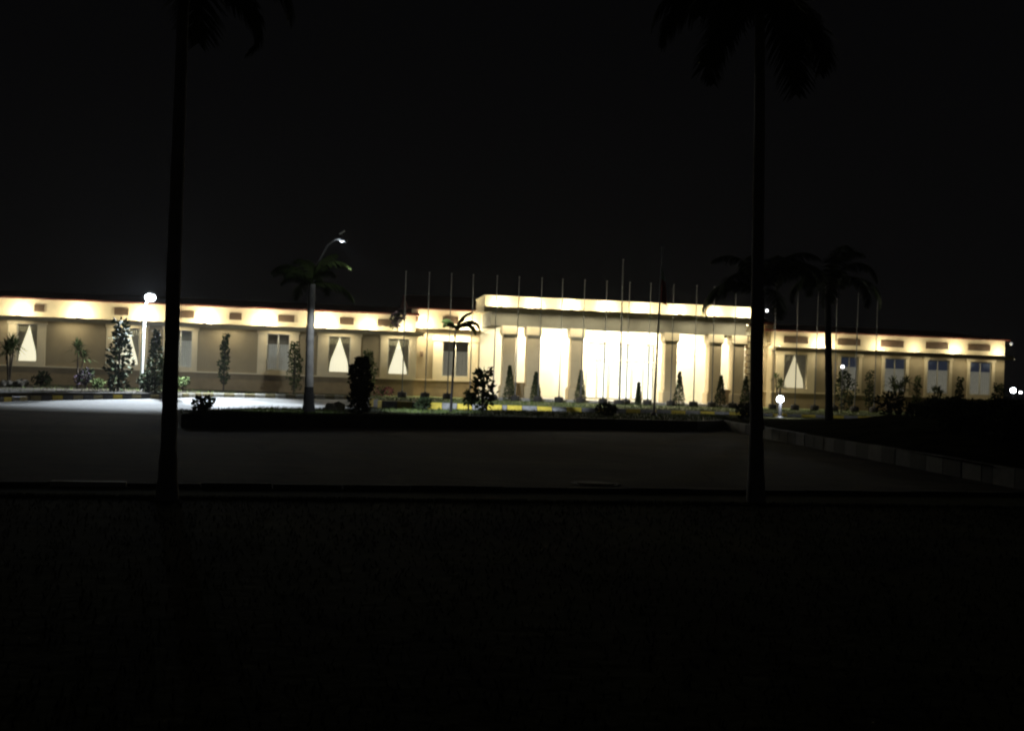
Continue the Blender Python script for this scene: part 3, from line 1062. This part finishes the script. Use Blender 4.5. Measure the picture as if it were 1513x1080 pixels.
def boulder(label, base, r, group=None):
    m = MB()
    n1, n2 = 9, 12
    ph = [random.uniform(0, 6) for _ in range(6)]
    vs = []
    for i in range(n1 + 1):
        th = math.pi * i / n1
        for j in range(n2):
            a = 2 * math.pi * j / n2
            k = 1 + .22 * math.sin(2 * a + ph[0]) * math.sin(th) + .16 * math.sin(3 * a + ph[1] + th * 2) + .12 * math.cos(4 * th + ph[2])
            vs.append((r * k * math.sin(th) * math.cos(a), r * k * math.sin(th) * math.sin(a), r * (.35 - .75 * k * math.cos(th))))
    fs = [(i * n2 + j, i * n2 + (j + 1) % n2, (i + 1) * n2 + (j + 1) % n2, (i + 1) * n2 + j) for i in range(n1) for j in range(n2)]
    m.mesh(vs, fs)
    o = m.build('boulder', 'rock')
    o.location = base
    return tag(o, label, 'rock', group)


RG = 'pale rocks at the garden corner'
boulder('pale rock touching the first black kerb stone', gl_(30, 588), .34, RG)
boulder('smaller pale rock beside the spiky plant at the frame edge', gl_(8, 590), .26, RG)
boulder('pale rounded rock between two other rocks at the garden corner', gl_(20, 591), .22, RG)
IG = 'stones on the island'
boulder('dark flat stone lying between the palm foot and the oval bush', gp(487, 607, -.15), .2, IG)
boulder('pale stone leaning on the flat stone by the oval bush', gp(500, 605, -.15), .24, IG)

# clipped conifers before the porch columns
CG = 'conical conifers before the porch'
for px, py, h, r, lab in [
    (752, 589, 1.9, .34, 'conical conifer at the porch corner by the round-leaved shrub'),
    (791, 590, 1.6, .3, 'conical conifer between the first low wall and the first open bay'),
    (857, 593, 1.8, .34, 'conical conifer beside the column where the bright entrance begins'),
    (943, 592, 1.25, .14, 'tiny slim conifer standing alone before the bright entrance'),
    (1003, 597, 1.9, .34, 'conical conifer beside the column where the bright entrance ends'),
    (1064, 599, 1.8, .36, 'conical conifer before the column next to the second low wall'),
    (1101, 600, 1.8, .34, 'conical conifer before the banded pilaster at the porch end')]:
    shrub('conical_conifer', lab, 'conifer', vp(px, 5.75, -.1, py), h, r, 14, .075, 2200, ('leaf1', 'leaf2'), 'cone', CG, stemh=.08)

# plants along the far wing
dracaena('spiky plant before the lit curtain window of the far wing', vp(1150, 4.0, -.1, 598), 2.3, 40, None, .6)
shrub('broadleaf_shrub', 'rounded shrub below the small high garden lamp', 'shrub', vp(1247, 4.0, -.1, 603), 2.3, .55, 9, .16, 700, ('leaf2', 'leaf1'), 'column', stemh=.2)
dracaena('wide spiky plant before the first blue-blind window', vp(1329, 4.0, -.1, 606), 2.3, 60, None, .8, ('leaf1', 'leaf2', 'leaf3'), 5, .5)
shrub('slim_cypress', 'slim dark cypress against the far wing between lamp and blue blinds', 'cypress', vp(1284, 4.0, -.1, 602), 2.4, .25, 10, .13, 500, ('leaf1', 'leaf2'), 'column', stemh=.3)
shrub('slim_cypress', 'slim cypress against the wall between the last two blue-blind windows', 'cypress', vp(1417, 4.0, -.1, 606), 2.2, .24, 10, .13, 500, ('leaf1', 'leaf2'), 'column', stemh=.3)
shrub('slim_cypress', 'slim cypress on the tan pier between the first blue blinds', 'cypress', vp(1354, 4.0, -.1, 605), 2.2, .22, 10, .13, 420, ('leaf2', 'leaf3'), 'column', stemh=.3)
dracaena('pale spiky plant below the middle blue-blind window', vp(1384, 4.0, -.1, 606), 1.8, 46, None, .6, ('leaf3', 'leaf2'))
shrub('broadleaf_shrub', 'sparse shrub at the far corner of the wing', 'shrub', vp(1478, 4.0, -.1, 609), 1.9, .45, 8, .16, 420, ('leaf2', 'leaf1'), 'column', stemh=.3)
shrub('low_bush', 'ragged dark bush beside the pale path at the mound foot', 'bush', at(1315, 615, 40) - Vector((0, 0, .2)), 1.0, .5, 6, .16, 300, ('leaf1',), 'ball', stemh=.1)

# bushes crowning the mound
BG = 'dark bushes on the mound'
mb_ = [(1362, 36, .8, .6, 'small dark bush at the start of the mound next to the pale path'), (1392, 35, 1.0, .75, 'dark bush on the mound under the middle blue-blind window'),
       (1412, 34, 1.15, .7, 'taller dark bush on the mound, third from the pale path'), (1440, 33, .95, .8, 'broad dark bush on the mound, fourth from the pale path'),
       (1466, 32, 1.1, .7, 'dark bush on the mound below the corner of the wing'), (1483, 31, 1.15, .6, 'pointed dark bush on the mound past the wing corner'),
       (1512, 30, .95, .7, 'dark bush on the mound cut by the frame edge'), (1430, 27, .7, .8, 'low dark bush on the near slope of the mound'), (1495, 25, .6, .8, 'low dark bush on the near slope by the frame edge')]
for px, Y, h, r, lab in mb_:
    q = at(px, 585, Y)
    shrub('mound_bush', lab, 'bush', (q.x, q.y, .2 if Y > 28 else .1), h * .68, r, 9, .1, 1500, ('leaf1', 'leaf1', 'leaf2'), 'ball', BG, stemh=.05)

# shrub on the ledge at the wing's end
shrub('potted_shrub', 'dark shrub on the ledge where the wing steps back to the linking wall', 'shrub', ORG + UD * fu(588, 1.2, 470) + ND * 1.25 + Vector((0, 0, ZL)), 1.25, .42, 8, .18, 420, ('leaf1', 'leaf1', 'leafp'), 'ball', stemh=.1)

# ---------------------------------------------------------------- flagpoles
FG = 'flagpoles in a row before the building'
ORD = 'first second third fourth fifth sixth seventh eighth ninth tenth eleventh twelfth thirteenth fourteenth fifteenth sixteenth seventeenth eighteenth nineteenth twentieth twenty-first twenty-second twenty-third'.split()
fp = thing('flagpole', '', 'flagpole', (0, 0, 0), 0, FG)
m = MB(); m.tube([(0, 0, 0), (0, 0, 3), (0, 0, 6.75)], [.034, .03, .02], 8); m.build('pole', 'metal', fp)
m = MB(); m.lathe([(.2, -.05), (.24, .0), (.25, .24), (.22, .3), (.06, .31), (.06, .36)], 14); m.build('base_drum', 'pot', fp)
m = MB(); m.ball((0, 0, 6.78), .04, 0, 8); m.build('finial', 'metal', fp)
bases = [594, 628, 661, 694, 728, 761, 795, 826, 858, 891, 925, 957, 991, 1025, 1052, 1083, 1112, 1142, 1175, 1204, 1233, 1263, 1292]
for i, px in enumerate(bases):
    o = fp if i == 0 else copy_tree(fp)
    u = fu(px, 6.0, 585)
    w = ORG + UD * u + ND * 6.0
    o.location = (w.x, w.y, -.1)
    o.rotation_euler = (R(random.uniform(-.3, .3)), R(random.uniform(-.3, .3)), random.uniform(0, 6))
    o['label'] = 'thin pale flagpole in a dark drum, %s of the row from the street lamp end' % ORD[i]

p = gp(966, 614, -.15)
t = thing('tall_flagpole', 'tallest flagpole, on the island with a limp red flag near its top', 'flagpole', p)
top = at(979, 366, p.y) - p
m = MB(); m.tube([(0, 0, -.05), top * .5, top], [.05, .04, .022], 8); m.build('pole', 'metal', t)
m = MB(); m.lathe([(.12, -.03), (.12, .1), (.06, .13)], 12); m.build('base_collar', 'darkmetal', t)
m = MB(); m.ball(top, .045, 0, 8); m.build('finial', 'metal', t)
fl = MB()
zt = (at(979, 398, p.y) - p).z
zb = (at(979, 447, p.y) - p).z
vs, fs = [], []
n1, n2 = 14, 9
for i in range(n1 + 1):
    f = i / n1
    wdt = .06 + .2 * f ** .7
    for j in range(n2 + 1):
        s = j / n2
        c = top * ((zt + (zb - zt) * f) / top.z)
        vs.append((c.x + .03 + s * wdt, c.y + .05 * math.sin(s * 14 + f * 2), zt + (zb - zt) * f - s * .12))
for i in range(n1):
    fs = [(i * (n2 + 1) + j, i * (n2 + 1) + j + 1, (i + 1) * (n2 + 1) + j + 1, (i + 1) * (n2 + 1) + j) for j in range(n2)]
    fl.mesh(vs, fs, 1 if i < 4 else 0, True)
fl.build('flag', ['flagred', 'flagpale'], t)
p = vp(915, 6.6, -.1, 600)
t = thing('tall_flagpole', 'bare pale flagpole standing higher than its row before the entrance', 'flagpole', p)
top = at(921, 384, p.y) - p
m = MB(); m.tube([(0, 0, -.05), top * .5, top], [.05, .04, .024], 8); m.build('pole', 'metal', t)
m = MB(); m.lathe([(.3, -.03), (.32, .2), (.28, .26), (.06, .28)], 14); m.build('base_drum', 'pot', t)
m = MB(); m.ball(top, .05, 0, 8); m.build('finial', 'metal', t)

# a dark cover in the near road
p = gp(880, 715, -.5)
t = thing('manhole_cover', 'dark round iron cover lying in the unlit near road', 'manhole cover', p)
m = MB(); m.lathe([(.3, -.02), (.3, .012), (.27, .02), (.02, .02)], 20); m.build('lid', 'pot', t)
m = MB(); m.lathe([(.4, -.02), (.4, .006), (.305, .008), (.305, -.02)], 20); m.build('ring', 'pot', t)

# ---------------------------------------------------------------- lamps
COOL = (0.80, 0.90, 1.0)
p = vp(208, 9.0, -.12, 578)
hd_ = at(222, 440, p.y) - p
t = thing('street_lamp', 'white lamp post with a blazing white lamp before the near wing', 'street lamp', p)
m = MB(); pt = at(214, 455, p.y) - p
m.tube([(0, 0, -.1), pt * .5, pt, pt + Vector((.06, 0, .25)), hd_ + Vector((-.1, 0, .26))], [.09, .075, .06, .045, .04], 10)
m.build('post', 'whitepaint', t)
m = MB(); m.lathe([(.05, .32), (.2, .24), (.27, .14), (.27, .1)][::-1], 16, 0, hd_); m.build('hood', 'whitepaint', t)
m = MB(); m.ball(hd_, .25, 0, 14, .75); m.build('lamp', 'cool', t)
light('POINT', 'street_lamp_glow', hd_ + Vector((0.1, -.4, -.1)), 900, COOL, t, .1)
light('SPOT', 'street_lamp_light', hd_ + Vector((0, 0, -.25)), 17000, COOL, t, .12, (.1, -.36, -1), R(111), .2)

p = gp(456.5, 606.5, -.15)
t = thing('street_lamp', 'tall bent street lamp whose arm curves out above the island palm crown', 'street lamp', p)
hd_ = at(500, 354, p.y - 2.4) - p
P1 = at(464, 420, p.y) - p; P2 = at(471, 388, p.y - .35) - p; P3 = at(484, 363, p.y - 1.3) - p
m = MB(); m.tube([(0, 0, -.1), P1 * .5, P1, P2, P3, hd_ + Vector((-.1, .1, .02))], [.06, .055, .045, .03, .026, .024], 10)
m.build('post', 'metal', t)
m = MB()
m.tube([hd_ + Vector((-.12, .05, .02)), hd_ + Vector((.06, 0, .04)), hd_ + Vector((.25, -.02, -.06))], [.03, .07, .04], 10)
m.tube([hd_ + Vector((.1, 0, .06)), hd_ + Vector((.12, 0, .16))], [.025, .02], 8)
m.build('lamp_head', 'metal', t)
m = MB()
pc = hd_ + Vector((.13, 0, .2))
m.mesh([pc + Vector(q) for q in ((-.1, -.12, -.05), (.05, -.12, .06), (.05, .12, .06), (-.1, .12, -.05), (-.1, -.12, -.03), (.05, -.12, .08), (.05, .12, .08), (-.1, .12, -.03))],
       [(0, 3, 2, 1), (4, 5, 6, 7), (0, 1, 5, 4), (1, 2, 6, 5), (2, 3, 7, 6), (3, 0, 4, 7)])
m.build('solar_panel', 'metal', t)
m = MB(); m.ball(hd_ + Vector((.1, 0, -.04)), .06, 0, 8, .6); m.build('lamp', 'cooldim', t)
pt_ = at(458, 522, 33.5) - p                                      # the middle of the palm trunk
ld = hd_ + Vector((.1, -.02, -.13))
light('SPOT', 'street_lamp_light', ld, 560, COOL, t, .06, pt_ - ld, R(40), .5)  # extra spot added to brighten the palm trunk
light('POINT', 'street_lamp_glow', ld, 12, COOL, t, .05)
light('SPOT', 'added_lamp_spot', ld, 17000, COOL, t, .06, (.31, 1, -.25), R(27), .6)  # extra spot added to brighten the porch kerb fronts
light('SPOT', 'added_grass_spot', ld, 5000, COOL, t, .06, Vector((-3.0, 38.6, -.15)) - p - ld, R(26), .8)  # extra spot added to brighten the island grass


def post_lamp(label, p, h, r, matn, e, postm='darkmetal', pr=.04):
    t = thing('garden_lamp', label, 'garden lamp', p)
    m = MB(); m.tube([(0, 0, -.06), (0, 0, h - r)], [pr, pr * .8], 10); m.lathe([(pr * 2, -.03), (pr * 2, .03), (pr, .06)], 12); m.build('post', postm, t)
    m = MB(); m.lathe([(r * .5, 0), (r * .8, .05)], 12, 0, (0, 0, h - r * 1.05)); m.build('collar', postm, t)
    m = MB(); m.ball((0, 0, h), r, 0, 12); m.build('globe', matn, t)
    if e:
        light('POINT', 'garden_lamp_light', (0, -r - .04, h + .0), e, (.92, .97, 1.0), t, .05)
    return t


MAIN = [o for o in bpy.data.objects if o.name == 'street_lamp'][0]
mh = at(222, 440, MAIN.location.y) - MAIN.location + Vector((.05, -.05, -.26))
light('SPOT', 'added_lamp_spot', mh, 26000, COOL, MAIN, .1, Vector((-11.2, 47.5, -.35)) - MAIN.location - mh, R(36), .7)  # second spot added on this lamp to brighten the far road
p = gp(1152, 617, -.15)
h = (at(1153, 590, p.y) - p).z
post_lamp('short dark bollard lamp with a bright white globe beside the verge', p, h, .15, 'cool', 160, pr=.09)
p = vp(1243, 6.0, -.1, 603)
h = (at(1244, 542, p.y) - p).z
post_lamp('small white globe lamp on a slim post above the rounded shrub', p, h, .1, 'coolmid', 12)
p = at(1497, 577, 84)
post_lamp('bright white globe lamp out in the dark past the wing corner', (p.x, p.y, -.3), p.z + .3, .2, 'cool', 12)
p = at(1508, 580, 92)
post_lamp('second smaller globe lamp far off at the frame edge', (p.x, p.y, -.3), p.z + .3, .13, 'coolmid', 0)


def flood(label, p, r, matn):
    t = thing('floodlight', label, 'floodlight', p)
    m = MB(); m.lathe([(r * .5, .12), (r, .0), (r * 1.05, -.02)], 12); m.build('housing', 'darkmetal', t)
    m = MB(); m.ball((0, -.02, 0), r * .85, 0, 8); m.build('lamp', matn, t)
    m = MB(); m.tube([(0, 0, .1), (0, .15, .05), (-.75, .3, -.06)], .02, 6); m.build('bracket', 'darkmetal', t)
    return t


wq = lambda u, v, z: ORG + UD * u + ND * v + Vector((0, 0, z))
uu_, zz_ = fz(1133, 459, 4.2)
flood('small white floodlight glowing at the far end of the porch canopy', wq(uu_, 4.2, zz_), .1, 'coolmid')
uu_, zz_ = fz(1494, 508, .8)
flood('faint upper lamp bracketed off the outer corner of the far wing', wq(uu_, .8, zz_), .12, 'cooldim')
uu_, zz_ = fz(1489, 529, .8)
flood('faint lower lamp bracketed off the outer corner of the far wing', wq(uu_, .8, zz_), .12, 'cooldim')

# ---------------------------------------------------------------- night air
HAZE = 0.00017
m = MB()
m.box(-90, 90, -40, 110, -1.7, 12)
hz = m.build('haze', 'soil')
hm = bpy.data.materials.new('night_haze')
hm.use_nodes = True
hm.node_tree.nodes.clear()
ho = hm.node_tree.nodes.new('ShaderNodeOutputMaterial')
hv = hm.node_tree.nodes.new('ShaderNodeVolumePrincipled')
hv.inputs['Color'].default_value = (.9, .92, .95, 1)
hv.inputs['Density'].default_value = HAZE
hv.inputs['Anisotropy'].default_value = .75
hm.node_tree.links.new(hv.outputs[0], ho.inputs['Volume'])
hz.data.materials.clear()
hz.data.materials.append(hm)
structure(hz, 'stuff')

# ---------------------------------------------------------------- night sky
w = bpy.data.worlds.new('World')
S.world = w
w.use_nodes = True
nt = w.node_tree
bg = nt.nodes['Background']
tc = nt.nodes.new('ShaderNodeTexCoord')
sp = nt.nodes.new('ShaderNodeSeparateXYZ')
rp = nt.nodes.new('ShaderNodeValToRGB')
rp.color_ramp.elements[0].position = 0.0
rp.color_ramp.elements[0].color = (0.0024, 0.0023, 0.0024, 1)
rp.color_ramp.elements[1].position = 0.36
rp.color_ramp.elements[1].color = (0.0015, 0.0015, 0.0017, 1)
nt.links.new(tc.outputs['Generated'], sp.inputs[0])
nt.links.new(sp.outputs['Z'], rp.inputs['Fac'])
nt.links.new(rp.outputs['Color'], bg.inputs['Color'])
bg.inputs['Strength'].default_value = 1.0

# ---------------------------------------------------------------- camera object, render settings
cd = bpy.data.cameras.new('camera')
cd.sensor_width = 36
cd.lens = 36 * F / W0
cd.clip_end = 2000
co = bpy.data.objects.new('camera', cd)
COL.objects.link(co)
mt = Matrix.Identity(4)
for i in range(3):
    mt[i][0] = RR[i]; mt[i][1] = UU[i]; mt[i][2] = -FW[i]; mt[i][3] = CP[i]
co.matrix_world = mt
S.camera = co
S.view_settings.view_transform = 'Standard'
S.view_settings.look = 'None'
S.view_settings.exposure = 0
S.view_settings.gamma = 1
S.cycles.use_denoising = True
S.cycles.max_bounces = 6
S.cycles.sample_clamp_indirect = 4
S.cycles.filter_width = 2.2
